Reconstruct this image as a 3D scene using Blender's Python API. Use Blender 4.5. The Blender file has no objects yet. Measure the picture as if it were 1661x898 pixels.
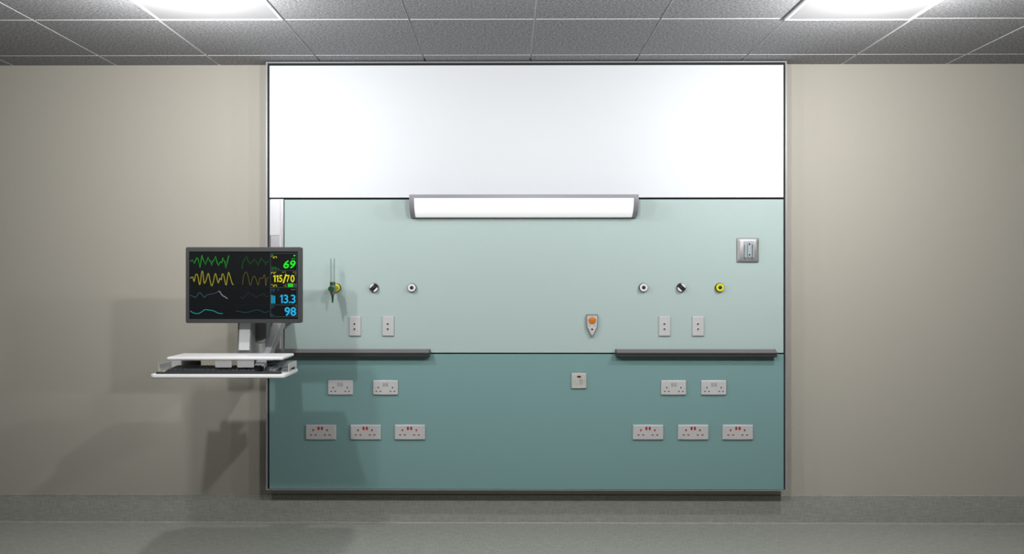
import bpy, bmesh, math, random
from mathutils import Vector, Matrix
random.seed(7)
PI = math.pi
sc = bpy.context.scene
COL = sc.collection

# ------------------------------------------------------------------ camera model
FPX, W, H = 1270.0, 1661.0, 898.0
CAM = Vector((0.0, -4.535, 1.42))
YAW = math.radians(0.35)
VPX, VPY = 823.0, 450.0                       # where the room's depth direction lands
SHX = (W/2 + FPX*math.tan(YAW)) - VPX         # pixels
SHY = VPY - H/2

def ray(px, py):
    u = (px - W/2 + SHX)/FPX
    v = (H/2 + SHY - py)/FPX
    c, s = math.cos(YAW), math.sin(YAW)
    return Vector((-s + u*c, c + u*s, v))

def P(px, py, d):
    """world point seen at a pixel, d metres (along +Y) from the camera"""
    r = ray(px, py)
    return CAM + r*(d/r.y)

def PC(px, py, z):
    r = ray(px, py)
    return CAM + r*((z-CAM.z)/r.z)

CEIL = 2.652
PD = 4.445                                    # depth of the bedhead's face
FY = PD - 4.535                               # its world Y
def F(px, py): return P(px, py, PD)

cam = bpy.data.cameras.new('camera')
cam.sensor_width = 36; cam.lens = FPX/W*36
cam.shift_x = SHX/W; cam.shift_y = SHY/W
cam.clip_start = 0.05
co = bpy.data.objects.new('camera', cam); COL.objects.link(co)
co.location = CAM; co.rotation_euler = (PI/2, 0, YAW)
sc.camera = co

# ------------------------------------------------------------------ materials
def lin(c):
    return tuple((x/255/12.92 if x/255 <= .04045 else ((x/255+.055)/1.055)**2.4) for x in c)

MATS = {}
def mat(name, rgb, rough=.5, metal=0.0, spec=.5, noise=0.0, nscale=200, bump=0.0, emit=0.0, stretch=None, ecol=None, lo=None):
    m = bpy.data.materials.new(name); m.use_nodes = True
    nt = m.node_tree; b = nt.nodes['Principled BSDF']
    c = lin(rgb)
    b.inputs['Base Color'].default_value = (*c, 1)
    b.inputs['Roughness'].default_value = rough
    b.inputs['Metallic'].default_value = metal
    b.inputs['Specular IOR Level'].default_value = spec
    if emit:
        b.inputs['Emission Color'].default_value = (*(lin(ecol) if ecol else c), 1)
        b.inputs['Emission Strength'].default_value = emit
    if noise or bump:
        tc = nt.nodes.new('ShaderNodeTexCoord'); n = nt.nodes.new('ShaderNodeTexNoise')
        mp = nt.nodes.new('ShaderNodeMapping')
        if stretch: mp.inputs['Scale'].default_value = stretch
        nt.links.new(tc.outputs['Object'], mp.inputs['Vector'])
        nt.links.new(mp.outputs[0], n.inputs['Vector'])
        n.inputs['Scale'].default_value = nscale; n.inputs['Detail'].default_value = 3
        if noise:
            r = nt.nodes.new('ShaderNodeValToRGB')
            r.color_ramp.elements[0].position = .3; r.color_ramp.elements[1].position = .7
            r.color_ramp.elements[0].color = (*[x*(1-noise) for x in c], 1)
            r.color_ramp.elements[1].color = (*[min(1, x*(1+noise)) for x in c], 1)
            nt.links.new(n.outputs['Fac'], r.inputs[0]); nt.links.new(r.outputs[0], b.inputs['Base Color'])
        if bump:
            bp = nt.nodes.new('ShaderNodeBump'); bp.inputs['Strength'].default_value = bump
            bp.inputs['Distance'].default_value = .002
            nt.links.new(n.outputs['Fac'], bp.inputs['Height']); nt.links.new(bp.outputs[0], b.inputs['Normal'])
    MATS[name] = m
    return m

def vinyl(name, rgb, k=.16):
    """woven-look sheet vinyl: two stretched noises crossed"""
    m = bpy.data.materials.new(name); m.use_nodes = True
    nt = m.node_tree; b = nt.nodes['Principled BSDF']; c = lin(rgb)
    b.inputs['Roughness'].default_value = .55; b.inputs['Specular IOR Level'].default_value = .3
    tc = nt.nodes.new('ShaderNodeTexCoord'); outs = []
    for s in ((10, 110, 110), (150, 14, 14)):
        mp = nt.nodes.new('ShaderNodeMapping'); mp.inputs['Scale'].default_value = s
        n = nt.nodes.new('ShaderNodeTexNoise'); n.inputs['Scale'].default_value = 1.6; n.inputs['Detail'].default_value = 3
        nt.links.new(tc.outputs['Object'], mp.inputs['Vector']); nt.links.new(mp.outputs[0], n.inputs['Vector'])
        outs.append(n.outputs['Fac'])
    ad = nt.nodes.new('ShaderNodeMath'); ad.operation = 'ADD'
    nt.links.new(outs[0], ad.inputs[0]); nt.links.new(outs[1], ad.inputs[1])
    hf = nt.nodes.new('ShaderNodeMath'); hf.operation = 'MULTIPLY'; hf.inputs[1].default_value = .5
    nt.links.new(ad.outputs[0], hf.inputs[0])
    r = nt.nodes.new('ShaderNodeValToRGB')
    r.color_ramp.elements[0].position = .32; r.color_ramp.elements[1].position = .68
    r.color_ramp.elements[0].color = (*[x*(1-k) for x in c], 1); r.color_ramp.elements[1].color = (*[x*(1+k) for x in c], 1)
    nt.links.new(hf.outputs[0], r.inputs[0]); nt.links.new(r.outputs[0], b.inputs['Base Color'])
    MATS[name] = m
    return m

def emit_mat(name, rgb, s=1.0):
    m = bpy.data.materials.new(name); m.use_nodes = True
    nt = m.node_tree; nt.nodes.remove(nt.nodes['Principled BSDF'])
    e = nt.nodes.new('ShaderNodeEmission'); e.inputs[0].default_value = (*lin(rgb), 1); e.inputs[1].default_value = s
    nt.links.new(e.outputs[0], nt.nodes['Material Output'].inputs[0])
    return m

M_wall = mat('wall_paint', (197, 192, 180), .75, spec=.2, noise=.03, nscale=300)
M_side = mat('side_wall_low_bounce', (86, 82, 76), .75, spec=.2, noise=.03, nscale=300)  # unseen walls only: colour darkened to reduce light bounced into the room
M_tile = mat('ceiling_tile', (152, 152, 154), .95, spec=.05, noise=.42, nscale=95, bump=.4)
M_grid = mat('ceiling_grid_white', (232, 232, 232), .5)
M_floor = vinyl('floor_vinyl', (168, 170, 161), .28)
M_base = vinyl('skirting_vinyl', (174, 176, 167), .26)
M_white = mat('white_laminate', (240, 244, 248), .45, spec=.3)
M_pale = mat('pale_green_laminate', (191, 210, 206), .5, spec=.3, noise=.02, nscale=260)
M_teal = mat('teal_laminate', (134, 172, 171), .5, spec=.3, noise=.02, nscale=260)
M_alu = mat('aluminium', (205, 205, 208), .35, metal=.6, noise=.03, nscale=30, stretch=(60, 60, 1))
M_frame = mat('frame_aluminium', (178, 178, 182), .4, metal=.3)
M_back = mat('shadow_gap_black', (15, 16, 17), .7)
M_plas = mat('white_plastic', (214, 214, 214), .35)
M_plas2 = mat('grey_white_plastic', (206, 206, 206), .4)
M_cream = mat('cream_plastic', (206, 206, 198), .4)
M_rock = mat('grey_rocker', (186, 186, 186), .35)
M_red = mat('red_plastic', (190, 34, 38), .35)
M_redhole = mat('dull_red_plastic', (172, 62, 64), .5)
M_dred = mat('dark_red_lens', (112, 30, 32), .2)
M_hole = mat('dark_hole', (60, 56, 52), .6)
M_orange = mat('orange_button', (222, 128, 38), .35)
M_rail = mat('rail_grey', (122, 120, 120), .55, metal=.1)
M_raild = mat('rail_dark', (56, 56, 57), .55)
M_lampg = mat('lamp_grey', (158, 156, 164), .45, metal=.25)
M_bez = mat('bezel_grey', (66, 66, 67), .5)
M_bezd = mat('casing_dark', (46, 46, 47), .5)
M_scr = mat('screen_glass', (26, 28, 29), .22, spec=.25)
M_armside = mat('arm_side_grey', (150, 150, 151), .5)
M_post = mat('post_silver', (214, 214, 215), .5, noise=.03, nscale=90)
M_arm = mat('arm_silver', (176, 176, 178), .45, metal=.2, noise=.03, nscale=90)
M_armg = mat('arm_grey', (124, 124, 125), .5, metal=.1)
M_armd = mat('arm_dark', (104, 104, 105), .6)
M_blk = mat('black_plastic', (18, 18, 19), .4)
M_key = mat('keyboard_black', (38, 42, 46), .5)
M_keyc = mat('key_charcoal', (56, 61, 66), .45)
M_mouse = mat('mouse_slate', (82, 87, 95), .3)
M_rest = mat('rest_charcoal', (52, 52, 53), .6)
M_shelf = mat('shelf_white', (240, 240, 240), .35)
M_guard = mat('guard_grey', (206, 206, 206), .5)
M_hang = mat('hanger_light_grey', (186, 186, 186), .5)
M_green = mat('green_plastic', (40, 92, 50), .4)
M_dgreen = mat('dark_green_plastic', (34, 76, 44), .4)
M_yel = mat('yellow_ring', (246, 240, 40), .4)
M_wring = mat('white_ring', (246, 246, 246), .4)
M_black = mat('outlet_black', (36, 36, 37), .45)
M_steel = mat('satin_steel', (172, 170, 170), .45, metal=.45)
M_brack = mat('bracket_bluegrey', (178, 190, 196), .4, metal=.2)
M_diff = mat('lit_diffuser', (148, 148, 150), .4, emit=.12, ecol=(255, 255, 255))
M_lampd = mat('lit_lamp_cover', (245, 245, 245), .4, emit=.55, ecol=(255, 255, 255))

def tube_glass():
    """clear tinted plastic: light passes straight through, more is lost where the wall is seen edge-on"""
    m = bpy.data.materials.new('clear_tube'); m.use_nodes = True
    nt = m.node_tree; nt.nodes.remove(nt.nodes['Principled BSDF'])
    tr = nt.nodes.new('ShaderNodeBsdfTransparent')
    lw = nt.nodes.new('ShaderNodeLayerWeight'); lw.inputs[0].default_value = .3
    rp = nt.nodes.new('ShaderNodeValToRGB')
    rp.color_ramp.elements[0].position = .0; rp.color_ramp.elements[0].color = (.90, .92, .91, 1)
    rp.color_ramp.elements[1].position = .75; rp.color_ramp.elements[1].color = (.38, .42, .41, 1)
    gl = nt.nodes.new('ShaderNodeBsdfGlossy'); gl.inputs['Roughness'].default_value = .15; gl.inputs['Color'].default_value = (.03, .03, .03, 1)
    ad = nt.nodes.new('ShaderNodeAddShader')
    nt.links.new(lw.outputs['Facing'], rp.inputs[0]); nt.links.new(rp.outputs[0], tr.inputs[0])
    nt.links.new(tr.outputs[0], ad.inputs[0]); nt.links.new(gl.outputs[0], ad.inputs[1])
    nt.links.new(ad.outputs[0], nt.nodes['Material Output'].inputs[0])
    return m
M_glass = tube_glass()

# ------------------------------------------------------------------ mesh helpers
def box(bm, x0, x1, y0, y1, z0, z1):
    vs = [bm.verts.new((x, y, z)) for x in (x0, x1) for y in (y0, y1) for z in (z0, z1)]
    for f in ((0,1,3,2),(4,6,7,5),(0,4,5,1),(2,3,7,6),(0,2,6,4),(1,5,7,3)):
        bm.faces.new([vs[i] for i in f])

def prism(bm, pts, axis, a, b):
    """extrude a closed 2-D outline along an axis; outline is in the other two axes, in x,y,z order"""
    def mk(p, t):
        if axis == 'x': return (t, p[0], p[1])
        if axis == 'y': return (p[0], t, p[1])
        return (p[0], p[1], t)
    lo = [bm.verts.new(mk(p, a)) for p in pts]; hi = [bm.verts.new(mk(p, b)) for p in pts]
    n = len(pts)
    bm.faces.new(lo[::-1]); bm.faces.new(hi)
    for i in range(n):
        bm.faces.new((lo[i], lo[(i+1) % n], hi[(i+1) % n], hi[i]))

def loft(bm, secs, cap=True):
    rings = [[bm.verts.new(p) for p in s] for s in secs]
    n = len(rings[0])
    for r0, r1 in zip(rings, rings[1:]):
        for i in range(n):
            bm.faces.new((r0[i], r0[(i+1) % n], r1[(i+1) % n], r1[i]))
    if cap:
        bm.faces.new(rings[0][::-1]); bm.faces.new(rings[-1])

def lathe(bm, prof, axis='y', c=(0, 0, 0), n=32, cap=True):
    """prof: (radius, position along the axis)"""
    secs = []
    for r, t in prof:
        ring = []
        for k in range(n):
            a = 2*PI*k/n
            u, v = r*math.cos(a), r*math.sin(a)
            p = (u, t, v) if axis == 'y' else ((u, v, t) if axis == 'z' else (t, u, v))
            ring.append((p[0]+c[0], p[1]+c[1], p[2]+c[2]))
        secs.append(ring)
    loft(bm, secs, cap)

def rrect(x0, x1, z0, z1, r, n=5):
    pts = []
    for cx, cz, a0 in ((x1-r, z1-r, 0), (x0+r, z1-r, PI/2), (x0+r, z0+r, PI), (x1-r, z0+r, 1.5*PI)):
        for k in range(n+1):
            a = a0 + PI/2*k/n
            pts.append((cx+r*math.cos(a), cz+r*math.sin(a)))
    return pts

def pillow(bm, w, h, t, edge, sag=0.0, n=10):
    """wall plate: outline w x h (slightly bowed by sag), bevelled rim, flat front at y=-t"""
    def outline(k, y):
        ww, hh = w/2-k, h/2-k
        pts = []
        for i in range(n): s = -1+2*i/n; pts.append((s*ww, y, hh+sag*(1-s*s)))
        for i in range(n): s = 1-2*i/n; pts.append((ww+sag*.4*(1-s*s), y, s*hh))
        for i in range(n): s = 1-2*i/n; pts.append((s*ww, y, -hh-sag*(1-s*s)))
        for i in range(n): s = -1+2*i/n; pts.append((-ww-sag*.4*(1-s*s), y, s*hh))
        return pts
    loft(bm, [outline(0, 0), outline(0, -t*.55), outline(edge*.35, -t*.8), outline(edge, -t)])

def new(): return bmesh.new()

def obj(name, bm, m, parent=None, bevel=0.0, smooth=False, loc=None, seg=2):
    bmesh.ops.recalc_face_normals(bm, faces=bm.faces)
    me = bpy.data.meshes.new(name); bm.to_mesh(me); bm.free()
    for mm in (m if isinstance(m, (list, tuple)) else [m]): me.materials.append(mm)
    o = bpy.data.objects.new(name, me); COL.objects.link(o)
    if parent: o.parent = parent
    if loc is not None: o.location = loc
    if smooth:
        for p in me.polygons: p.use_smooth = True
        me.set_sharp_from_angle(angle=math.radians(38))
    if bevel:
        b = o.modifiers.new('bevel', 'BEVEL'); b.width = bevel; b.segments = seg
        b.limit_method = 'ANGLE'; b.angle_limit = math.radians(40)
    return o

def tag(o, label=None, cat=None, group=None, kind=None):
    if label: o['label'] = label
    if cat: o['category'] = cat
    if group: o['group'] = group
    if kind: o['kind'] = kind
    return o

def thing(name, label, cat, loc, group=None):
    o = bpy.data.objects.new(name, None); COL.objects.link(o)
    o.location = loc; o.empty_display_size = .05
    return tag(o, label, cat, group)

def struct(name, bm, m, label, cat, bevel=0):
    o = obj(name, bm, m, None, bevel)
    return tag(o, label, cat, None, 'structure')

def dup(root, loc, label, group=None):
    r = root.copy(); COL.objects.link(r); r.location = loc
    r['label'] = label
    if group: r['group'] = group
    for ch in list(root.children):
        c = ch.copy(); COL.objects.link(c); c.parent = r
        for g in list(ch.children):
            d = g.copy(); COL.objects.link(d); d.parent = c
    return r

# ------------------------------------------------------------------ the room
RX, RY = 3.7, -7.6
bm = new(); box(bm, -RX-.1, RX+.1, 0, .12, -.1, CEIL+.15)
struct('wall_back', bm, M_wall, 'beige painted wall behind the bedhead panel', 'wall')
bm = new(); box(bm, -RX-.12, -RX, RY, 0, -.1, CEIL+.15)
struct('wall_left', bm, M_side, 'side wall left of the view, taupe darkened to cut bounced light', 'wall')
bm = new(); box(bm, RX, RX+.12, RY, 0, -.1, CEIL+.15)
struct('wall_right', bm, M_side, 'side wall right of the view, taupe darkened to cut bounced light', 'wall')
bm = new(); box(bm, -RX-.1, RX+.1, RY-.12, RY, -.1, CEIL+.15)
struct('wall_front', bm, M_side, 'wall behind the viewer, taupe darkened to cut bounced light', 'wall')
bm = new(); box(bm, -RX, RX, RY, 0, -.1, 0)
struct('floor', bm, M_floor, 'grey green woven-look sheet vinyl floor', 'floor')

# coved vinyl upstand along the wall
HB = P(830, 801.5, 4.535).z
prof = [(0, 0), (-.0125, 0), (-.0125, .0012)]
for k in range(1, 6):
    a = PI/2*k/6
    prof.append((-.0125+.0075*math.sin(a), .0012+.0075*(1-math.cos(a))))
prof += [(-.005, .0087), (-.005, HB-.003), (-.002, HB), (0, HB)]
bm = new(); prism(bm, prof, 'x', -RX, RX)
struct('baseboard_back', bm, M_base, 'grey green vinyl skirting along the foot of the beige wall', 'skirting')

# ceiling : 0.6 m tiles hung in a recessed white grid
GX0, GY0 = .131, -(4.535-4.334)
GAP, TT = .011, .012
bm = new()
light_cells = [(-1, 0), (0, 0)]
LX = {}
def gx(k): return GX0 + .6*k
ks = range(-8, 8); js = range(-1, 13)
LIGHTK = (-3, 2)                 # tile columns that hold the two light panels
for k in ks:
    for j in js:
        y1 = GY0 - .6*j; y0 = y1 - .6
        if j == 1 and k in LIGHTK: continue
        x0, x1 = gx(k)+GAP/2, gx(k)+.6-GAP/2
        yy0, yy1 = y0+GAP/2, min(y1-GAP/2, -.001)
        x0, x1, yy0 = max(x0, -RX), min(x1, RX), max(yy0, RY)
        if x1-x0 < .02 or yy1-yy0 < .02: continue
        box(bm, x0, x1, yy0, yy1, CEIL, CEIL+TT)
bm.normal_update()
for f in bm.faces:
    if abs(f.normal.z) < .5: f.material_index = 1
struct('ceiling', bm, [M_tile, M_grid], 'grey speckled suspended ceiling of square tiles', 'ceiling')
bm = new(); box(bm, -RX, RX, RY, 0, CEIL+TT, CEIL+TT+.02)
struct('trim_1', bm, M_grid, 'white metal grid between the ceiling tiles', 'ceiling grid')

for kk, dz, dx, lab in ((-3, .004, 0, 'square lit ceiling panel above the beige wall left of the bedhead, over the monitor'),
                        (2, .010, -.016, 'square lit ceiling panel above the beige wall right of the bedhead')):
    x0, x1 = gx(kk), gx(kk)+.6; y1 = GY0-.6; y0 = y1-.6
    r = thing('ceiling_light', lab, 'ceiling light', ((x0+x1)/2+dx, (y0+y1)/2, CEIL-dz), 'ceiling light panels')
    bm = new(); h = .298; w = .012; t0, t1 = -.001, dz+TT-.001
    box(bm, -h, h, -h, -h+w, t0, t1); box(bm, -h, h, h-w, h, t0, t1)
    box(bm, -h, -h+w, -h+w, h-w, t0, t1); box(bm, h-w, h, -h+w, h-w, t0, t1)
    obj('frame', bm, M_grid, r)
    bm = new(); box(bm, -h+w, h-w, -h+w, h-w, .001, .005)
    obj('diffuser', bm, M_diff, r)

# ------------------------------------------------------------------ bedhead wall unit
XL, XR = F(431.4, 450).x, F(1276.3, 450).x
ZT, ZB = CEIL-.006, F(854, 795).z
HW = thing('bedhead_panel', 'large wall-mounted bedhead unit in white, pale green and teal with a thin aluminium frame', 'bedhead panel', ((XL+XR)/2, 0, ZB))
O = Vector(HW.location)
def rel(o, v): return Vector(v) - Vector(o.location)
def hbox(bm, x0, x1, y0, y1, z0, z1):
    box(bm, x0-O.x, x1-O.x, y0-O.y, y1-O.y, z0-O.z, z1-O.z)
fl, fr = F(433.6, 450).x, F(1274.0, 450).x
ft, fb = F(854, 101.6).z, F(854, 793.6).z
bm = new(); hbox(bm, XL+.004, XR-.004, -.0005, FY+.016, ZB+.004, ZT-.004)
obj('backing_box', bm, M_back, HW)
bm = new(); hbox(bm, XL, fl, FY, 0-.001, ZB, ZT); hbox(bm, fr, XR, FY, -.001, ZB, ZT)
hbox(bm, fl, fr, FY, -.001, ft, ZT); hbox(bm, fl, fr, FY, -.001, ZB, fb)
obj('frame', bm, M_frame, HW)
TH = .013
def panel(name, px0, px1, py0, py1, m, lab):
    a, b = F(px0, py1), F(px1, py0)
    bm = new(); hbox(bm, a.x, b.x, FY+.0006, FY+.002+TH+.004, a.z, b.z)
    o = obj(name, bm, m, HW, bevel=.0012); o['label'] = lab
panel('upper_panel', 437.0, 1271.0, 105.0, 320.4, M_white, 'white upper panel')
panel('middle_panel', 461.3, 1271.0, 323.2, 571.6, M_pale, 'pale green middle panel')
panel('lower_panel', 436.7, 1271.4, 574.4, 792.4, M_teal, 'teal lower panel')
# vertical aluminium channel on the left that carries the arm
a, b = F(435.4, 566), F(459.6, 322.6)
bm = new()
w = b.x-a.x
prof = [(a.x-O.x+w*p, FY+q) for p, q in ((0,.024),(0,.016),(.06,.012),(.09,.009),(.14,.003),(.74,.003),(.80,.006),(.84,.008),(.91,.008),(.93,.003),(1,.003),(1,.024))]
prism(bm, prof, 'z', a.z-O.z, b.z-O.z)
ch = obj('mounting_channel', bm, M_alu, HW); ch['label'] = 'silver vertical mounting channel'
c0, c1 = F(437.6, 381.5), F(454.2, 322.8)
bm = new(); hbox(bm, c0.x, c1.x, FY, FY+.005, c0.z, c1.z-.004)
obj('channel_cover', bm, mat('channel_cover_silver', (222, 222, 224), .4, metal=.3), ch, bevel=.001)

# ------------------------------------------------------------------ bumper rails
def rail(px0, px1, label):
    x0, x1 = F(px0, 572).x, F(px1, 572).x
    zb, zf, zbot = F(1100, 566).z, P(1100, 571.6, PD-.041).z, P(1100, 579.2, PD-.041).z
    zm = F(1100, 572.6).z
    r = thing('bumper_rail', label, 'rail', ((x0+x1)/2, FY, zbot), 'dark grey rails across the bedhead panel')
    L = (x1-x0)/2; z = lambda v: v-zbot
    top = [(.0, z(zb)), (-.008, z(zb)), (-.010, z(zb)-.003), (-.024, z(zf)+.010), (-.026, z(zf)+.0075), (-.039, z(zf)+.001), (-.0405, z(zf)-.001), (0, z(zf)-.001)]
    bm = new(); prism(bm, top, 'x', -L, L); obj('top_cover', bm, M_rail, r)
    h = z(zf)
    fr_ = [(0, h-.001), (-.0405, h-.001), (-.0405, h-.008), (-.0375, h-.0095), (-.0375, h-.0145), (-.0405, h-.016), (-.0405, .004), (-.037, 0), (0, 0)]
    bm = new(); prism(bm, fr_, 'x', -L, L); obj('front_channel', bm, M_raild, r)
    bm = new(); prism(bm, [(0, z(zb)+.0006), (-.009, z(zb)+.0006), (-.0415, h), (-.0415, 0), (0, -.0005)], 'x', L, L+.003)
    obj('end_cap', bm, M_raild, r)
    bm = new(); prism(bm, [(0, z(zb)+.0006), (-.009, z(zb)+.0006), (-.0415, h), (-.0415, 0), (0, -.0005)], 'x', -L-.003, -L)
    obj('end_cap', bm, M_raild, r)
    return r
rail(446.5, 697, 'dark grey horizontal rail on the left of the bedhead, running behind the white shelf')
rail(999, 1255.5, 'dark grey horizontal rail on the right of the bedhead, clear of the workstation')

# ------------------------------------------------------------------ overbed light
ld = PD - .105
l0, l1 = P(663.6, 315, ld), P(1036.2, 315, ld)
zt = P(850, 315.2, ld).z; zband = P(850, 321.0, ld).z; zbot = F(850, 353.6).z
cx = (l0.x+l1.x)/2; hw = (l1.x-l0.x)/2
LT = thing('wall_lamp', 'long wall light with curved glowing white cover in grey housing at the bedhead centre', 'wall light', (cx, FY, zbot))
def lamp_prof(off=0.0, n=14):
    R, h = .105-off, zband-zbot-off
    pts = []
    for k in range(n+1):
        a = PI/2*k/n
        pts.append((-R*math.cos(a)**.9, zband-zbot-h*math.sin(a)**1.0))
    return pts
curve = lamp_prof()
ec = P(671.6, 315, ld).x - l0.x
full = [(0, zt-zbot), (-.103, zt-zbot), (-.105, zt-zbot-.002)] + curve[:-1] + [(-.004, 0), (0, 0)]
for s in (-1, 1):
    bm = new(); prism(bm, full, 'x', s*hw, s*(hw-ec)); obj('end_cap', bm, M_lampg, LT, smooth=True)
bm = new(); prism(bm, [(0, zt-zbot), (-.103, zt-zbot), (-.105, zt-zbot-.002), (-.105, zband-zbot), (0, zband-zbot)], 'x', -hw+ec, hw-ec)
obj('housing', bm, M_lampg, LT)
ins = lamp_prof(.0015)
bm = new(); prism(bm, [(0, zband-zbot-.0005)] + [(p[0], max(p[1], .004)) for p in ins] + [(0, .004)], 'x', -hw+ec, hw-ec)
o = obj('diffuser', bm, M_lampd, LT, smooth=True); o['label'] = 'glowing white curved cover'
bm = new(); box(bm, -hw+ec, hw-ec, -.022, 0, 0, .0038); obj('lower_lip', bm, M_lampg, LT)

# ------------------------------------------------------------------ sockets
S = PD/FPX                                   # metres per pixel on the bedhead's face
def cap(bm, x, z, rx, rz, y0, y1, n=20):
    prism(bm, [(x+rx*math.cos(2*PI*k/n), z+rz*math.sin(2*PI*k/n)) for k in range(n)], 'y', y0, y1)

def white_socket():
    k = S/8.167
    r = thing('power_socket', '', 'power socket', (0, 0, 0))
    t = .010
    bm = new(); pillow(bm, 331*k, 192*k, t, .0045, .0012); obj('faceplate', bm, M_plas, r)
    for x in (203, 244):
        X, Z = (x-222.5)*k, (148.5-108)*k
        bm = new(); prism(bm, [(-t+.0005, Z-.0105), (-t-.0012, Z-.0105), (-t-.0032, Z+.0105), (-t+.0005, Z+.0105)], 'x', X-.0062, X+.0062)
        obj('rocker_switch', bm, M_rock, r, bevel=.0008)
        bm = new(); prism(bm, rrect(X-.0076, X+.0076, Z-.012, Z+.012, .003), 'y', -t-.0003, -t+.001); 
        obj('switch_surround', bm, M_plas2, r)
    for c in (130, 317):
        dxs = (104, 157) if c == 130 else (291, 342)
        bm = new()
        box(bm, (c-222.5)*k-.0032, (c-222.5)*k+.0032, -t-.0003, -t+.002, (148.5-147)*k-.0048, (148.5-147)*k+.0048)
        for x in dxs: box(bm, (x-222.5)*k-.0045, (x-222.5)*k+.0045, -t-.0003, -t+.002, (148.5-196)*k-.0029, (148.5-196)*k+.0029)
        obj('pin_slots', bm, mat('socket_slot_grey', (74, 70, 68), .6) if 'socket_slot_grey' not in MATS else MATS['socket_slot_grey'], r)
    for x in (84, 360):
        bm = new(); cap(bm, (x-222.5)*k, (148.5-153)*k, .0022, .0022, -t-.0004, -t+.002); obj('screw', bm, M_steel, r)
    return r

def red_socket():
    k = S/8.167
    r = thing('power_socket', '', 'power socket', (0, 0, 0))
    t = .010
    bm = new(); pillow(bm, 404*k, 197*k, t, .0055, .0012); obj('faceplate', bm, M_plas2, r)
    for x in (461, 505):
        X, Z = (x-485)*k, (743.5-690)*k
        bm = new(); prism(bm, [(-t+.0005, Z-.0092), (-t-.0012, Z-.0092), (-t-.0032, Z+.0092), (-t+.0005, Z+.0092)], 'x', X-.0052, X+.0052)
        o = obj('rocker_switch', bm, M_red, r, bevel=.0008); o['label'] = 'red rocker switch'
    for c in (388, 572):
        dxs = (357, 420) if c == 388 else (543, 605)
        bm = new()
        box(bm, (c-485)*k-.0042, (c-485)*k+.0042, -t-.0003, -t+.002, (743.5-714)*k-.0060, (743.5-714)*k+.0060)
        for x in dxs: box(bm, (x-485)*k-.0058, (x-485)*k+.0058, -t-.0003, -t+.002, (743.5-776)*k-.0033, (743.5-776)*k+.0033)
        o = obj('pin_slots', bm, M_redhole, r); o['label'] = 'dull red pin slots'
    return r

def face(px, py):
    p = F(px, py); return Vector((p.x, FY, p.z))
ws = white_socket()
wl = [(552.4, 628.1, 'white double power socket under the left rail, the one nearer the workstation shelf'),
      (625.5, 628.1, 'white double power socket under the left rail, the one farther from the workstation shelf'),
      (1092.3, 628.2, 'white double power socket under the right rail, left of the pair'),
      (1157.3, 628.2, 'white double power socket under the right rail, right of the pair')]
for i, (px, py, lab) in enumerate(wl):
    if i == 0: ws.location = face(px, py); ws['label'] = lab; ws['group'] = 'white double sockets on the teal panel'
    else: dup(ws, face(px, py), lab)
rs = red_socket()
rl = [(520.6, 700.4, 'red-switched white double socket low on the left, leftmost of its row of three'),
      (593.2, 700.4, 'red-switched white double socket low on the left, middle of its row of three'),
      (665.0, 700.4, 'red-switched white double socket low on the left, the one nearest the bedhead centre'),
      (1050.9, 700.5, 'red-switched white double socket low on the right, the one nearest the bedhead centre'),
      (1124.0, 700.5, 'red-switched white double socket low on the right, middle of its row of three'),
      (1196.3, 700.5, 'red-switched white double socket low on the right, rightmost of its row of three')]
for i, (px, py, lab) in enumerate(rl):
    if i == 0: rs.location = face(px, py); rs['label'] = lab; rs['group'] = 'red-switched double sockets on the teal panel'
    else: dup(rs, face(px, py), lab)

# ------------------------------------------------------------------ two-hole outlet plates
def data_plate():
    r = thing('outlet_plate', '', 'outlet plate', (0, 0, 0))
    t = .009
    bm = new(); pillow(bm, 19*S, 32*S, t, .0035, 0); obj('faceplate', bm, M_plas, r)
    for dz in (3.9, -4.5):
        bm = new(); lathe(bm, [(.0075, -t+.001), (.0075, -t-.001), (.0066, -t-.0018)], c=(-.002, 0, dz*S), n=24)
        q = obj('jack', bm, M_wring, r, smooth=True)
        bm = new(); cap(bm, -.002, dz*S, .0058, .0054, -t-.0022, -t); obj('jack_opening', bm, M_hole, q)
    return r
dp = data_plate()
dl = [(576.1, 528.6, 'white upright plate with two round jacks left of the bedhead centre, below the flowmeter'),
      (629.9, 528.6, 'white upright plate with two round jacks above the middle of the left rail'),
      (1077.7, 528.7, 'white upright plate with two round jacks above the right rail, left of the pair'),
      (1132.0, 528.7, 'white upright plate with two round jacks above the right rail, right of the pair')]
for i, (px, py, lab) in enumerate(dl):
    if i == 0: dp.location = face(px, py); dp['label'] = lab; dp['group'] = 'two-jack plates on the pale green panel'
    else: dup(dp, face(px, py), lab)

# ------------------------------------------------------------------ gas outlets
def arc_band(bm, r0, r1, a0, a1, y0, y1, n=24):
    pts = [(r1*math.cos(a0+(a1-a0)*k/n), r1*math.sin(a0+(a1-a0)*k/n)) for k in range(n+1)]
    pts += [(r0*math.cos(a1-(a1-a0)*k/n), r0*math.sin(a1-(a1-a0)*k/n)) for k in range(n+1)]
    prism(bm, pts, 'y', y0, y1)
def ring(bm, r0, r1, y0, y1, n=40):
    for p, q in (((r1, y1), (r1, y0)),): pass
    secs = []
    for r, y in ((r0, y1), (r0, y0), (r1-.001, y0), (r1, y0+.001), (r1, y1), (r0, y1)):
        secs.append([(r*math.cos(2*PI*k/n), y, r*math.sin(2*PI*k/n)) for k in range(n)])
    loft(bm, secs, cap=False)

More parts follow.
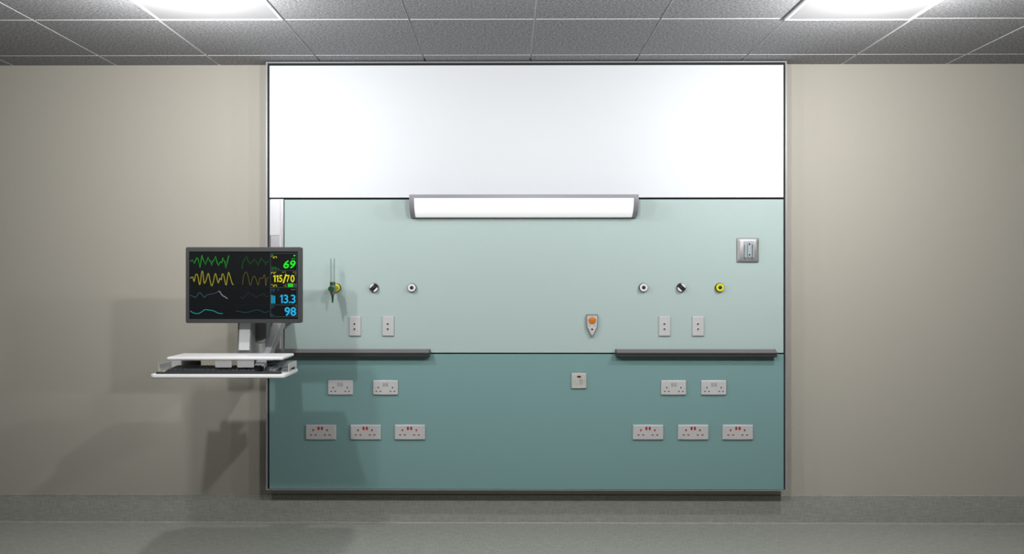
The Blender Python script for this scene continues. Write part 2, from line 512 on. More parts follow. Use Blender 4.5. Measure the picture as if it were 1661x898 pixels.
def outlet(kind, px, py, label):
    r = thing('gas_outlet', label, 'gas outlet', face(px-.6*(1 if px > 823 else -1), py), 'round gas outlets on the pale green panel')
    D = .016
    bm = new(); lathe(bm, [(7.2*S, 0), (7.2*S, -D+.003), (6.8*S, -D)], n=40); obj('body', bm, M_black, r, smooth=True)
    if kind in ('yellow', 'white'):
        bm = new(); ring(bm, 3.1*S, 6.4*S, -D-.004, -D+.001)
        o = obj('ring', bm, M_yel if kind == 'yellow' else M_wring, r, smooth=True); o['label'] = kind+' face ring'
    else:
        s = 1 if kind == 'right' else -1
        for base in ((PI/4, 5*PI/4) if s > 0 else (3*PI/4, 7*PI/4)):
            bm = new()
            u = (math.cos(base), math.sin(base)); v = (-u[1], u[0])
            pts = []
            R = 6.6*S; q = 3.4*S; hh = math.sqrt(R*R-q*q)*.78
            a = math.asin(hh/R)
            for k in range(13):
                t = -a+2*a*k/12
                pts.append((u[0]*R*math.cos(t)+v[0]*R*math.sin(t), u[1]*R*math.cos(t)+v[1]*R*math.sin(t)))
            for e in (hh, -hh): pts.append((u[0]*q+v[0]*e, u[1]*q+v[1]*e))
            prism(bm, pts, 'y', -D-.0035, -D+.001)
            o = obj('white_segment', bm, M_wring, r); o['label'] = 'white segment'
        bm = new(); ring(bm, 3.0*S, 3.6*S, -D-.003, -D+.001); obj('ring', bm, M_black, r, smooth=True)
    bm = new(); lathe(bm, [(2.6*S, -D+.001), (2.6*S, -D-.003), (2.1*S, -D-.004)], n=28); obj('port', bm, M_black, r, smooth=True)
    return r
OUTX = 545.6
outlet('yellow', OUTX, 466.3, 'yellow-ringed gas outlet behind the green flowmeter')
outlet('left', 606.4, 466.3, 'black and white quartered gas outlet right of the green flowmeter')
outlet('white', 667.8, 466.3, 'white-ringed gas outlet on the left, third from the monitor')
outlet('white', 1043.9, 466.0, 'white-ringed gas outlet on the right, above and left of the right-hand plates')
outlet('right', 1105.0, 466.0, 'black and white quartered gas outlet between a white and a yellow ring')
outlet('yellow', 1167.3, 466.0, 'yellow-ringed gas outlet with nothing plugged in, below the silver holder')

# ------------------------------------------------------------------ flowmeter
fp = F(OUTX, 466.3)
fd = .098
dF = PD-fd
def fz(py): return P(540, py, dF).z - fp.z
fx = P(539.5, 466, dF).x - fp.x
m_ = dF/FPX
FM = thing('flowmeter', 'green oxygen flowmeter with upright clear tube plugged into the left yellow outlet', 'flowmeter', (fp.x, FY, fp.z))
bm = new()
lathe(bm, [(3.5*m_, fz(457.5)), (3.5*m_, fz(420)), (3.2*m_, fz(419))], 'z', (fx, -fd, 0), 48)
o = obj('tube', bm, M_glass, FM, smooth=True); o['label'] = 'clear upright tube'
bm = new(); lathe(bm, [(4.4*m_, fz(462.5)), (4.4*m_, fz(458)), (4.0*m_, fz(457))], 'z', (fx, -fd, 0), 28); obj('collar', bm, M_dgreen, FM, smooth=True)
bm = new(); lathe(bm, [(3.2*m_, fz(478)), (4.4*m_, fz(472)), (4.8*m_, fz(470)), (4.8*m_, fz(463)), (4.4*m_, fz(462.4))], 'z', (fx, -fd, 0), 28); obj('body', bm, M_armg, FM, smooth=True)
bm = new(); lathe(bm, [(1.0*m_, fz(491)), (1.3*m_, fz(489)), (2.3*m_, fz(478)), (3.1*m_, fz(477)), (3.2*m_, fz(472.5))], 'z', (fx, -fd, 0), 24); obj('nozzle', bm, M_green, FM, smooth=True)
kx = P(536.6, 468, dF-.03).x - fp.x
bm = new(); lathe(bm, [(4.0*m_, -fd-.014), (4.5*m_, -fd-.016), (4.5*m_, -fd-.032), (4.0*m_, -fd-.035)], 'y', (kx, 0, P(536.6, 468.3, dF-.035).z-fp.z), 28)
obj('control_knob', bm, M_green, FM, smooth=True)
bm = new(); lathe(bm, [(3.0*m_, -fd+.01), (3.0*m_, -fd-.016)], 'y', (kx, 0, P(536.6, 468.3, dF-.035).z-fp.z), 20); obj('spindle', bm, M_steel, FM, smooth=True)
bm = new(); lathe(bm, [(4.4*m_, -fd+.008), (5.0*m_, -fd+.014), (5.0*m_, -fd+.036), (3.4*m_, -fd+.040), (3.4*m_, -.0235)], 'y', (0, 0, 0), 28); obj('connector', bm, M_steel, FM, smooth=True)

# ------------------------------------------------------------------ nurse call unit
NC = thing('nurse_call_switch', 'white pointed call point with a big round orange button on pale green panel', 'call button', face(960.0, 527))
k = S
def shield(sc_, y, dx=0, dz=0):
    pts = [(-9.6, 16.5), (-8.2, 18.2), (8.2, 18.2), (9.6, 16.5), (9.4, 2), (8.6, -4), (1.2, -18.6), (-.0, -19.4), (-1.2, -18.6), (-8.6, -4), (-9.4, 2)]
    return [(x*sc_*k+dx, y, (z-.3)*sc_*k+dz) for x, z in pts]
bm = new(); loft(bm, [shield(1, 0), shield(1, -.012), shield(.96, -.015)]); obj('housing', bm, mat('call_housing_grey', (150, 148, 150), .4), NC)
bm = new(); loft(bm, [shield(.84, -.0145), shield(.84, -.017), shield(.80, -.0185)]); obj('faceplate', bm, M_plas, NC)
bm = new(); lathe(bm, [(5.9*k, -.018), (5.9*k, -.022), (5.2*k, -.0235)], c=(0, 0, 8.2*k), n=36); o = obj('call_button', bm, M_orange, NC, smooth=True); o['label'] = 'round orange button'
for s in (-1, 1):
    bm = new(); cap(bm, s*4.0*k, 0*k, .0026, .0026, -.0195, -.018); obj('screw', bm, M_armg, NC)
bm = new(); lathe(bm, [(1.6*k, -.018), (1.6*k, -.020), (1.0*k, -.0208)], c=(-.1*k, 0, -6.5*k), n=20); o = obj('indicator_lamp', bm, M_dred, NC, smooth=True); o['label'] = 'small dark red lamp'

# ------------------------------------------------------------------ switched fuse spur
FS = thing('fused_switch', 'square white fused switch plate alone in the middle of the teal panel', 'switch', face(938.9, 617.2))
q = S/19.96; t = .010
bm = new(); pillow(bm, 485*q, 490*q, t, .0045, .0012); obj('faceplate', bm, M_cream, FS)
bm = new(); prism(bm, rrect(-62*q, 64*q, 110*q, 166*q, 26*q), 'y', -t-.0012, -t+.001); o = obj('indicator_lamp', bm, M_dred, FS); o['label'] = 'dark red indicator lamp'
X, Z = (552-477)*q, (442-465)*q
bm = new(); prism(bm, [(-t+.001, Z-95*q), (-t-.0008, Z-95*q), (-t-.0036, Z+95*q), (-t+.001, Z+95*q)], 'x', X-45*q, X+45*q); obj('rocker_switch', bm, M_rock, FS, bevel=.0008)
bm = new(); prism(bm, rrect((368-477)*q, (368-477)*q+95*q, -115*q, 65*q, 10*q), 'y', -t-.0018, -t+.001); obj('fuse_carrier', bm, M_cream, FS, bevel=.0005)
for x in (297, 660):
    bm = new(); cap(bm, (x-477)*q, -5*q, .0030, .0030, -t-.0006, -t+.001); obj('screw', bm, M_steel, FS)

# ------------------------------------------------------------------ silver holder plate
HP = thing('wall_holder', 'square satin silver plate with blue-grey bracket high on the right of the bedhead', 'wall holder', face(1212.4, 405.3))
q = S/14.96
bm = new(); pillow(bm, 518*q, 572*q, .016, .012, .0010); obj('backplate', bm, M_steel, HP, smooth=True)
bm = new(); box(bm, -112*q, 140*q, -.0175, -.015, -195*q, 208*q); b1 = obj('bracket', bm, M_brack, HP)
def bx2(x0, x1, z0, z1): return ((x0-410)*q, (x1-410)*q, (452-z0)*q, (452-z1)*q)
for (xa, xb, tw) in ((312, 348, .0), (500, 526, .0)):
    bm = new(); x0, x1, z1, z0 = bx2(xa, xb, 320, 640); box(bm, x0, x1, -.030, -.017, z0, z1); obj('bracket_flange', bm, M_brack, b1, bevel=.001)
bm = new(); x0, x1, z1, z0 = bx2(388, 488, 300, 625); box(bm, x0, x1, -.024, -.017, z0, z1); obj('bracket_web', bm, M_brack, b1, bevel=.001)
for zz in (315, 572):
    bm = new(); cap(bm, 18*q, (452-zz)*q, .0050, .0050, -.0250, -.016); obj('screw', bm, M_raild, HP)

# ------------------------------------------------------------------ workstation arm
DB = 3.95                                     # depth of the tray's and the shelf's rear edges
p0 = F(448, 600)
WA = thing('workstation_arm', 'grey wall-mounted swing arm carrying a white shelf over a white keyboard tray', 'wall arm', (p0.x, FY, p0.z))
A = Vector(WA.location)
def R(v): return Vector(v)-A
def abox(bm, x0, x1, y0, y1, z0, z1): box(bm, x0-A.x, x1-A.x, y0-A.y, y1-A.y, z0-A.z, z1-A.z)
def Y(d): return d-4.535
def slab(bm, x0, x1, d0, d1, z0, z1, rf, rb, n=6, e=.003):
    """rounded-corner tray slab with a soft edge"""
    def outl(k):
        pts = []
        for cx, cy, a0, r in ((x1-rb, Y(d1)-rb, 0, rb), (x0+rb, Y(d1)-rb, PI/2, rb), (x0+rf, Y(d0)+rf, PI, rf), (x1-rf, Y(d0)+rf, 1.5*PI, rf)):
            for i in range(n+1):
                a = a0+PI/2*i/n
                pts.append((cx+(r-k)*math.cos(a)-A.x, cy+(r-k)*math.sin(a)-A.y))
        return pts
    loft(bm, [[(x, y, z-A.z) for x, y in outl(k)] for k, z in ((e, z0), (0, z0+e), (0, z1-e), (e*.33, z1-e*.33), (e, z1))])

# shelf
sf, sb = 3.744, DB
sx0, sx1 = P(269, 580, sf).x, P(458.5, 580, sf).x
sz1 = P(360, 579.2, sf).z; sz0 = P(360, 583.6, sf).z
bm = new(); slab(bm, sx0, sx1, sf, sb, sz0, sz1, .014, .012)
o = obj('shelf', bm, M_shelf, WA, smooth=True); o['label'] = 'flat white shelf'
# keyboard tray
tf, tb = 3.70, DB
tx0, tx1 = P(242, 609, tf).x, P(461, 609, tf).x
tz1 = P(350, 607.0, tf).z; tz0 = P(350, 613.2, tf).z
bm = new(); slab(bm, tx0, tx1, tf, tb, tz0, tz1, .022, .012, e=.004)
TR = obj('keyboard_tray', bm, M_shelf, WA, smooth=True); TR['label'] = 'white keyboard tray'
gh = .041; gt = .0025; gy1 = Y(3.935); gy0 = Y(3.79)
for s in (-1, 1):
    bm = new()
    xo = tx0+.004 if s < 0 else tx1-.004       # outer side
    def gb(xa, xb, y0, y1, z0, z1):
        xa, xb = min(xa, xb), max(xa, xb); abox(bm, xa, xb, y0, y1, z0, z1)
    i = -s
    z0, z1 = tz1-.0005, tz1+gh
    # side plate with a slot
    gb(xo, xo+i*gt, gy0, gy0+.022, z0, z1); gb(xo, xo+i*gt, gy0+.022, gy1-.03, z0+.016, z1); gb(xo, xo+i*gt, gy1-.03, gy1, z0, z1)
    # rear plate with a slot
    L = .150
    gb(xo+i*gt, xo+i*.024, gy1-gt, gy1, z0, z1); gb(xo+i*.024, xo+i*(L-.028), gy1-gt, gy1, z0+.012, z1); gb(xo+i*(L-.028), xo+i*L, gy1-gt, gy1, z0, z1)
    bmesh.ops.remove_doubles(bm, verts=bm.verts, dist=1e-5)
    o = obj('tray_guard', bm, M_guard, TR); o['label'] = 'slotted grey guard at a rear corner of the tray'
# hanger tabs between shelf and tray
for a_, b_ in ((349.3, 376), (385, 412)):
    xa, xb = P(a_, 590, 3.75).x, P(b_, 590, 3.75).x
    bm = new(); prism(bm, [(p-A.x, q_-A.z) for p, q_ in rrect(xa, xb, P(0, 595.2, 3.75).z, sz0+.004, .004)], 'y', Y(3.7475)-A.y, Y(3.7535)-A.y)
    obj('hanger_bracket', bm, M_hang, WA)
# upright post behind the shelf, leaning back towards the wall
def quad_post(bm, top, bot):
    """top/bot: (x0,x1,d0,d1,z)"""
    rings = []
    for (x0, x1, d0, d1, z) in (bot, top):
        rings.append([(x0-A.x, Y(d0)-A.y, z-A.z), (x1-A.x, Y(d0)-A.y, z-A.z), (x1-A.x, Y(d1)-A.y, z-A.z), (x0-A.x, Y(d1)-A.y, z-A.z)])
    loft(bm, rings)
zt_, zb_ = P(400, 515, 3.99).z, P(400, 606, 3.97).z
bx0, bx1 = P(385.2, 569, 3.955).x, P(405.5, 569, 3.955).x
bm = new(); quad_post(bm, (bx0-.001, bx1+.003, 3.962, 4.03, zt_), (bx0-.001, bx1+.003, 3.957, 4.04, zb_))
PO = obj('upright_post', bm, M_armg, WA, bevel=.003)
bm = new()
zq0, zq1 = P(400, 568, 3.95).z, P(400, 521, 3.955).z
rings = []
for (x0, x1, d, z) in ((bx0+.006, bx1-.003, 3.9545, zq0), (bx0+.010, bx1+.001, 3.9585, zq1)):
    rings.append([(x0-A.x, Y(d-.003)-A.y, z-A.z), (x1-A.x, Y(d-.003)-A.y, z-A.z), (x1-A.x, Y(d+.012)-A.y, z-A.z), (x0-A.x, Y(d+.012)-A.y, z-A.z)])
loft(bm, rings)
o = obj('post_cover', bm, M_post, PO, bevel=.002); o['label'] = 'bright silver front cover'
# inclined support arm from the tray up to the wall channel
def beam(bm, a, b, w, h):
    a, b = Vector(a)-A, Vector(b)-A
    d = (b-a).normalized(); side = Vector((1, 0, 0)); up = d.cross(side).normalized(); side = up.cross(d)
    loft(bm, [[p+side*sx*w/2+up*sy*h/2 for sx, sy in ((-1,-1),(1,-1),(1,1),(-1,1))] for p in (a, b)])
e0 = P(418.0, 603, 3.985); e1 = P(453, 520, 4.28)
bm = new(); beam(bm, e0, e1, .050, .030)
IA = obj('inclined_arm', bm, mat('arm_mid_grey', (188, 188, 190), .5), WA, bevel=.003)
e2, e3 = e0+Vector((.0282, .02, .002)), e1+Vector((.0282, .0, -.008))
bm = new(); beam(bm, e2, e3, .006, .040); obj('arm_side_plate', bm, M_armside, IA, bevel=.001)
bm = new(); abox(bm, e1.x-.03, e1.x+.03, e1.y-.005, FY, e1.z-.02, e1.z+.03); obj('arm_wall_mount', bm, M_armg, WA, bevel=.003)
# dark lift arm between post and wall
bm = new()
rings = []
xa, xb = P(414, 540, 4.05).x, P(433, 540, 4.05).x
for (d, za, zb, xa_, xb_) in ((4.042, P(0, 556, 4.05).z, P(0, 522, 4.05).z, xa, xb), (4.30, P(0, 545, 4.3).z, P(0, 516, 4.3).z, xa-.03, xb-.045)):
    rings.append([(xa_-A.x, Y(d)-A.y, za-A.z), (xb_-A.x, Y(d)-A.y, za+.03*(d < 4.1)-A.z), (xb_-A.x, Y(d)-A.y, zb-A.z), (xa_-A.x, Y(d)-A.y, zb-A.z)])
loft(bm, rings); o = obj('lift_arm', bm, M_armd, WA, bevel=.004); o['label'] = 'dark grey lift arm'
xe0, xe1 = P(414, 565, 4.06).x, P(426, 565, 4.06).x
bm = new(); abox(bm, xe0, xe1, Y(4.045), Y(4.11), P(0, 590, 4.05).z, P(0, 556.6, 4.05).z); obj('elbow_block', bm, mat('elbow_light_grey', (176, 176, 177), .5), WA, bevel=.003)
# wall bracket on the channel
w0, w1 = F(437.5, 560), F(454, 480)
bm = new(); abox(bm, w0.x, w1.x, Y(4.395), FY, w0.z, w1.z); obj('wall_bracket', bm, M_armg, WA, bevel=.003)
# monitor mount head
bm = new(); mz = P(400, 462, 3.95).z; mx = P(396, 462, 3.95).x
abox(bm, mx-.05, mx+.05, Y(3.952), Y(3.962), mz-.05, mz+.05)
abox(bm, bx0+.006, bx1-.002, Y(3.962), Y(4.03), zt_-.01, mz+.03)
obj('mount_head', bm, M_armd, WA, bevel=.002)
# release handle under the tray
h0, h1 = P(386, 614, 3.83), P(417.5, 614, 3.83)
bm = new(); prism(bm, [(x-A.x, z-A.z) for x, z in ((h0.x, tz0+.0005), (h0.x+.006, tz0-.012), (h1.x-.004, tz0-.012), (h1.x, tz0-.006), (h1.x+.002, tz0+.0005))], 'y', Y(3.79)-A.y, Y(3.88)-A.y)
o = obj('release_handle', bm, M_blk, WA, bevel=.002); o['label'] = 'black handle under the tray'

# ------------------------------------------------------------------ keyboard
kx0, kx1 = P(267.5, 604, 3.745).x, P(414.5, 604, 3.745).x
kd0, kd1 = 3.745, 3.875
KB = thing('keyboard', 'black computer keyboard lying on the white tray under the shelf', 'keyboard', ((kx0+kx1)/2, Y((kd0+kd1)/2), tz1))
hw_, hd = (kx1-kx0)/2, (kd1-kd0)/2
zf_, zr_ = .012, .020
bm = new(); prism(bm, [(-hd, 0), (-hd, zf_), (hd, zr_), (hd, 0)], 'x', -hw_, hw_); CS = obj('case', bm, M_key, KB, bevel=.002)
def zk(y): return zf_+(zr_-zf_)*(y+hd)/(2*hd)
rows = 6; kp = (2*hd-.012)/rows
bm_rows = []
for r_ in range(rows):
    yc = -hd+.006+kp*(r_+.5)
    ncol = 21 if r_ else 14
    x = -hw_+.006; tot = 2*hw_-.012
    ws_ = [1.0]*ncol
    if r_ == 0: ws_ = [1.3, 1.3, 1.3, 5.5, 1.3, 1.3, 1.3, 1.3, 1, 1, 1, 1.9, 1, 1]
    u = tot/sum(ws_)
    for w_ in ws_:
        bm = new()
        a0, a1 = x+.0010, x+u*w_-.0010
        b0, b1 = yc-kp/2+.001, yc+kp/2-.001
        z0_, z1_ = zk(yc), zk(yc)+.0055
        lo = [(a0, b0, zk(b0)-.0005), (a1, b0, zk(b0)-.0005), (a1, b1, zk(b1)-.0005), (a0, b1, zk(b1)-.0005)]
        hi = [(a0+.0018, b0+.0018, zk(b0)+.0055), (a1-.0018, b0+.0018, zk(b0)+.0055), (a1-.0018, b1-.0012, zk(b1)+.0055), (a0+.0018, b1-.0012, zk(b1)+.0055)]
        loft(bm, [lo, hi]); bm_rows.append(bm)
        x += u*w_
rest = new()
for i, b_ in enumerate(bm_rows):             # the hundred front keys one by one, the rear row as one field
    if i < 100:
        obj('key', b_, M_keyc, KB)
    else:
        me = bpy.data.meshes.new('k'); b_.to_mesh(me); b_.free(); rest.from_mesh(me); bpy.data.meshes.remove(me)
o = obj('rear_keys', rest, M_keyc, KB); o['kind'] = 'stuff'

# wrist rest strip
rx0, rx1 = P(252.5, 606, 3.718).x, P(455.5, 606, 3.718).x
bm = new(); prism(bm, rrect(rx0, rx1, Y(3.716), Y(3.740), .006), 'z', tz1, tz1+.009)
WR = obj('wrist_rest', bm, M_rest, None, bevel=.002); tag(WR, 'long charcoal wrist rest along the front of the keyboard tray', 'wrist rest')

# mouse
mc = P(444, 600, 3.83); mw, ml, mh = .036, .054, .037
MS = thing('computer_mouse', 'dark slate computer mouse at the right end of the keyboard tray', 'computer mouse', (mc.x, Y(3.825), tz1))
secs = []
n = 20
for k in range(0, 13):
    a = k/12*PI/2
    zz = mh*math.sin(a)**.9; s = max(math.cos(a)**.55, .02)
    secs.append([(mw*s*math.cos(2*PI*i/n)*(1-.12*math.sin(2*PI*i/n)), ml*s*math.sin(2*PI*i/n)+.006*(zz/mh), zz) for i in range(n)])
bm = new(); loft(bm, secs); MB_ = obj('shell', bm, M_mouse, MS, smooth=True)
bm = new(); lathe(bm, [(.004, -.0035), (.0055, -.002), (.0055, .002), (.004, .0035)], 'x', (0, -ml*.60, mh*.80), 18); obj('scroll_wheel', bm, M_blk, MS, smooth=True)
for s in (-1, 1):
    bm = new()
    loft(bm, [[(s*(mw*.99), y, z) for y, z in ((-.028, .008), (.026, .008), (.02, .016), (-.02, .018))], [(s*(mw*.80), y, z) for y, z in ((-.028, .007), (.026, .007), (.02, .022), (-.02, .024))]])
    obj('side_grip', bm, M_blk, MS, smooth=True)

# ------------------------------------------------------------------ monitor
MD = 3.9
def C1(cx_, cy_): return (290+cx_/6.195, 390+cy_/6.195)       # reading frame of the close-up
def mp(cx_, cy_, d=MD): return P(*C1(cx_, cy_), d)
b0, b1 = mp(68, 828), mp(1226, 65)
MON = thing('patient_monitor', 'flat patient monitor on the arm showing green, yellow and blue traces and readings', 'monitor', ((b0.x+b1.x)/2, Y(MD), b0.z))
MO = Vector(MON.location)
def q(v): return Vector(v)-MO
bw, bh = b1.x-b0.x, b1.z-b0.z
s0, s1 = q(mp(101, 790)), q(mp(1197, 109))
bm = new()
outer0 = rrect(-bw/2, bw/2, 0, bh, .008, 4); outer1 = rrect(-bw/2+.003, bw/2-.003, .003, bh-.003, .007, 4)
inner = rrect(s0.x, s1.x, s0.z, s1.z, .0006, 4)
inner2 = rrect(s0.x+.0012, s1.x-.0012, s0.z+.0012, s1.z-.0012, .0004, 4)
loft(bm, [[(x, y, z) for x, z in pts] for pts, y in ((outer0, .020), (outer0, .003), (outer1, 0), (inner, 0), (inner2, .004))], cap=False)
obj('bezel', bm, M_bez, MON)
bm = new(); loft(bm, [[(x, y, z) for x, z in pts] for pts, y in ((outer0, .0195), (outer0, .040), (rrect(-bw/2+.02, bw/2-.02, .02, bh-.02, .01, 4), .0485))]); obj('rear_casing', bm, M_bezd, MON)
bm = new(); box(bm, s0.x-.001, s1.x+.001, .003, .012, s0.z-.001, s1.z+.001)
SCN = obj('screen', bm, M_scr, MON)
SY = .0026                                    # plane of the lit image, just on the glass
def sp(cx_, cy_):
    v = q(mp(cx_, cy_)); return (v.x, v.z)
pxm = MD/FPX/6.195                            # metres per close-up pixel
E = {}
def em(name, rgb, s=1.0):
    if name not in E: E[name] = emit_mat('screen_'+name, rgb, s)
    return E[name]
LAY = [0]
def flat(name, polys, m, lift=0.0):
    bm = new()
    for pts in polys:
        vs = [bm.verts.new((x, SY-lift, z)) for x, z in pts]; bm.faces.new(vs)
    for f in bm.faces:
        if f.normal.y > 0: f.normal_flip()
    me = bpy.data.meshes.new(name); bm.to_mesh(me); bm.free(); me.materials.append(m)
    o = bpy.data.objects.new(name, me); COL.objects.link(o); o.parent = SCN
    return o
def ribbon(pts, w):
    P2 = [Vector(sp(*p)) for p in pts]
    L, Rr = [], []
    for i, p in enumerate(P2):
        d = (P2[min(i+1, len(P2)-1)]-P2[max(i-1, 0)]).normalized(); nrm = Vector((-d.y, d.x))
        L.append(p+nrm*w/2); Rr.append(p-nrm*w/2)
    return [(Rr[i], Rr[i+1], L[i+1], L[i]) for i in range(len(P2)-1)]
def smooth(pts, n=4):
    out = []
    for i in range(len(pts)-1):
        p0, p1, p2, p3 = (Vector(pts[max(i-1, 0)]), Vector(pts[i]), Vector(pts[i+1]), Vector(pts[min(i+2, len(pts)-1)]))
        for k in range(n):
            t = k/n
            v = .5*((2*p1)+(p2-p0)*t+(2*p0-5*p1+4*p2-p3)*t*t+(3*p1-p0-3*p2+p3)*t**3)
            out.append((v.x, v.y))
    out.append(pts[-1]); return out
def trace(pts, rgb, w, lab, sm=False, nm='waveform'):
    if sm: pts = smooth(pts)
    o = flat(nm, ribbon(pts, w*pxm), em(lab.replace(' ', '_'), rgb)); o['label'] = lab
g1 = [(113,208),(135,195),(152,230),(180,170),(190,180),(210,272),(231,145),(240,180),(265,240),(294,165),(310,210),(318,205),(328,250),(340,205),(350,200),(366,158),(385,225),(397,250),(410,220),(420,215),(430,225),(440,170),(452,205),(460,205),(472,276),(485,215),(501,150)]
g2 = [(633,282),(642,215),(660,190),(678,152),(695,205),(717,238),(735,215),(752,188),(775,205),(797,250),(812,205),(826,170),(840,200),(858,208),(872,250),(883,212),(905,206)]
y1 = [(113,380),(137,365),(152,412),(165,350),(180,337),(190,360),(205,440),(215,420),(228,318),(240,318),(252,425),(270,405),(294,328),(310,390),(328,455),(345,415),(366,330),(385,395),(397,425),(410,378),(425,395),(433,338),(450,350),(472,448),(485,390),(497,320),(510,345),(525,400),(538,438),(550,440)]
y2 = [(640,440),(645,380),(660,328),(680,318),(692,350),(710,435),(722,445),(735,395),(752,356),(770,375),(797,448),(812,378),(840,380),(855,345),(865,360),(872,455),(885,378),(903,375)]
b1_ = [(113,548),(140,560),(165,570),(180,555),(200,525),(215,525),(255,570),(275,550),(310,538),(350,532),(395,512)]
b1b = [(395,512),(410,512),(430,545),(470,570),(488,585)]
b2_ = [(615,560),(640,580),(665,560),(697,517),(715,538),(755,548),(774,575),(800,552),(830,548),(858,535),(875,565),(905,552)]
c1_ = [(113,706),(150,728),(190,733),(225,718),(260,695),(300,698),(345,705),(400,730),(440,732)]
c2_ = [(570,705),(620,715),(670,722),(720,712),(780,696),(820,704),(865,722),(905,708)]
trace(g1, (38, 150, 46), 8, 'bright green trace'); trace(g2, (30, 92, 38), 6, 'dim green trace')
trace(y1, (150, 142, 44), 8, 'bright yellow trace', True); trace(y2, (88, 84, 38), 6, 'dim yellow trace', True)
trace(b1_, (58, 84, 100), 6, 'blue grey trace', True); trace(b1b, (118, 124, 134), 10, 'pale grey end of trace', True); trace(b2_, (40, 54, 62), 5, 'dim blue grey trace', True)
trace(c1_, (36, 134, 138), 8, 'bright cyan trace', True); trace(c2_, (32, 74, 78), 6, 'dim cyan trace', True)
def rects(lst): return [[sp(a_, d_), sp(c_, d_), sp(c_, b_), sp(a_, b_)] for a_, b_, c_, d_ in lst]
flat('divider_lines', rects([(105, y_-2, 915, y_+2) for y_ in (126, 300, 473, 645, 768)]), em('dim_line', (30, 37, 40)))
flat('reading_frame', rects([(918, 125, 1188, 130), (918, 762, 1188, 767), (918, 130, 923, 762), (1183, 130, 1188, 762), (923, 298, 1183, 303), (923, 469, 1183, 474), (923, 643, 1183, 648)]), em('frame_line', (62, 76, 80)))

def text(s, x0, y0, x1, y1, rgb, nm, key, shear=0.0, off=.0):
    cu = bpy.data.curves.new('reading', 'FONT'); cu.body = s; cu.size = 1; cu.shear = shear; cu.offset = off
    cu.resolution_u = 4
    to = bpy.data.objects.new('reading', cu); COL.objects.link(to)
    bpy.context.view_layer.update()
    dg = bpy.context.evaluated_depsgraph_get()
    me = bpy.data.meshes.new_from_object(to.evaluated_get(dg))
    bpy.data.objects.remove(to); bpy.data.curves.remove(cu)
    xs = [v.co.x for v in me.vertices]; ys = [v.co.y for v in me.vertices]
    ax, ay = sp(x0, y1); bx_, by = sp(x1, y0)
    for v in me.vertices:
        v.co = Vector((ax+(v.co.x-min(xs))/(max(xs)-min(xs))*(bx_-ax), SY-.0002, ay+(v.co.y-min(ys))/(max(ys)-min(ys))*(by-ay)))
    me.materials.clear(); me.materials.append(em(key, rgb))
    me.name = nm
    o = bpy.data.objects.new(nm, me); COL.objects.link(o); o.parent = SCN
    o['label'] = 'reading '+s
    return o
def one(x0, y0, x1, y1):
    """a flagged figure one"""
    w_ = x1-x0; h_ = y1-y0
    pts = [(x1, y1), (x1, y0), (x1-w_*.45, y0), (x0, y0+h_*.14), (x0, y0+h_*.28), (x1-w_*.52, y0+h_*.2), (x1-w_*.52, y1)]
    return [sp(*p) for p in pts]
def reading(label, pieces, rgb, key, off):
    """figures placed one by one, joined into a single reading"""
    parts = []
    for ch, x0, y0, x1, y1 in pieces:
        if ch == '1':
            o = flat('reading_text', [one(x0, y0, x1, y1)], em(key, rgb), .0002)
        else:
            o = text(ch, x0, y0, x1, y1, rgb, 'reading_text', key, 0, off)
        parts.append(o)
    bm = new()
    for o in parts:
        bm.from_mesh(o.data)
    for o in parts[1:]:
        me = o.data; bpy.data.objects.remove(o); bpy.data.meshes.remove(me)
    bm.to_mesh(parts[0].data); bm.free()
    parts[0]['label'] = label
def k1(x): return 904.5+.4141*x
def q1(y): return 86.7+.4141*y
def q2(y): return 433.7+.4141*y
text('69', 1050, 197, 1173, 280, (42, 236, 46), 'reading_text', 'green', .18, .022)
reading('yellow reading 115/70', [('1', k1(104), q1(628), k1(160), q1(795)), ('1', k1(176), q1(628), k1(228), q1(795)), ('5', k1(246), q1(626), k1(326), q1(797)),
        ('/', k1(332), q1(604), k1(432), q1(824)), ('7', k1(426), q1(626), k1(502), q1(797)), ('0', k1(524), q1(624), k1(622), q1(798))], (228, 220, 42), 'yellow', .018)
reading('blue reading 13.3', [('1', k1(270), q2(266), k1(334), q2(470)), ('3', k1(356), q2(264), k1(468), q2(473)), ('.', k1(480), q2(434), k1(520), q2(472)), ('3', k1(532), q2(264), k1(646), q2(473))], (44, 174, 224), 'blue', .014)
text('98', 1062, 668, 1178, 757, (44, 178, 232), 'reading_text', 'blue', 0, .020)
# small captions, too small to read in the photograph: ticks of the same size and colour
def ticks(lst, rgb, key):
    for (a_, b_, c_, d_, n_) in lst:
        w_ = (c_-a_)/n_; pol = []
        for k in range(n_):
            t = (k*7+n_) % 3
            pol += rects([(a_+k*w_, b_, a_+k*w_+w_*.72, b_+(d_-b_)*.42)]) if t == 0 else rects([(a_+k*w_, b_+(d_-b_)*.1, a_+k*w_+w_*.62, d_)])
        flat('caption', pol, em(key, rgb))
ticks([(926, 135, 950, 150, 3), (926, 264, 982, 274, 6), (926, 279, 1012, 290, 9)], (34, 128, 46), 'dim_green')
ticks([(926, 152, 944, 162, 2), (944, 156, 988, 178, 4), (926, 314, 980, 334, 5), (926, 438, 944, 448, 2), (944, 440, 988, 464, 4)], (178, 170, 46), 'ochre')
ticks([(1036, 310, 1078, 324, 4), (1146, 310, 1180, 324, 4), (1166, 326, 1180, 352, 2), (1070, 434, 1086, 446, 2), (1050, 450, 1084, 464, 3), (1128, 488, 1176, 497, 5), (1172, 652, 1186, 662, 1)], (128, 122, 44), 'dull_yellow')
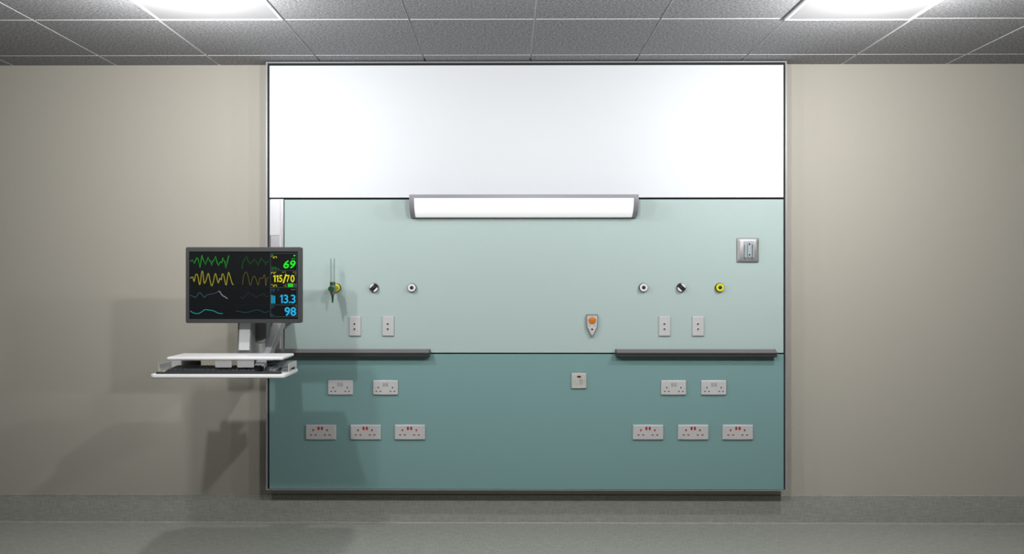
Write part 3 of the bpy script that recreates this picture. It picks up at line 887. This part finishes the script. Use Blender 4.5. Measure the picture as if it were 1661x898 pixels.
ticks([(926, 484, 970, 502, 5), (926, 508, 970, 517, 5), (990, 484, 1010, 504, 2), (926, 652, 956, 662, 3), (926, 666, 960, 676, 4), (926, 732, 944, 740, 2), (926, 744, 958, 756, 4)], (34, 88, 118), 'dim_blue')
ticks([(1132, 176, 1172, 190, 4)], (36, 168, 46), 'mid_green')
hp = []
for k in range(24):
    a = 2*PI*k/24
    hp.append(sp(1161+9.5*(math.sin(a)**3)*1.1, 151-9.0*(13*math.cos(a)-5*math.cos(2*a)-2*math.cos(3*a)-math.cos(4*a))/15))
o = flat('heart_symbol', [hp], em('green', (42, 236, 46))); o['label'] = 'green heart symbol'
o = flat('level_block', rects([(1093, 430, 1147, 466)]), em('battery_green', (44, 206, 50))); o['label'] = 'green level block'
o = flat('level_block', rects([(1149, 430, 1182, 466)]), em('battery_grey', (74, 72, 76))); o['label'] = 'grey level block'
o = flat('bar_symbol', rects([(926, 546, 943, 632), (945, 556, 953, 632), (955, 552, 968, 632)]), em('bar_blue', (38, 140, 172))); o['label'] = 'blue bar symbol'

# ------------------------------------------------------------------ light
def lamp(name, loc, watt, r=.035, col=(1, 1, 1)):
    l = bpy.data.lights.new(name, 'POINT'); l.energy = watt; l.shadow_soft_size = r; l.color = col
    o = bpy.data.objects.new(name, l); COL.objects.link(o); o.location = loc
    return o
lamp('ceiling_lamp', (-1.37, -1.25, 2.42), 33); lamp('ceiling_lamp', (1.63, -1.25, 2.42), 35)
lamp('ceiling_lamp', (-1.56, -2.25, 2.30), 42); lamp('ceiling_lamp', (.18, -2.25, 2.33), 48)
lamp('ceiling_lamp', (1.75, -2.28, 2.33), 44)

w = bpy.data.worlds.new('world'); sc.world = w; w.use_nodes = True
w.node_tree.nodes['Background'].inputs[0].default_value = (0, 0, 0, 1)
w.node_tree.nodes['Background'].inputs[1].default_value = 0

sc.view_settings.view_transform = 'Standard'; sc.view_settings.look = 'None'
sc.view_settings.exposure = 0; sc.view_settings.gamma = 1; sc.view_settings.use_curve_mapping = False
sc.cycles.caustics_reflective = False; sc.cycles.caustics_refractive = False
sc.cycles.sample_clamp_indirect = 8
sc.cycles.max_bounces = 6; sc.cycles.diffuse_bounces = 1
sc.cycles.use_denoising = True
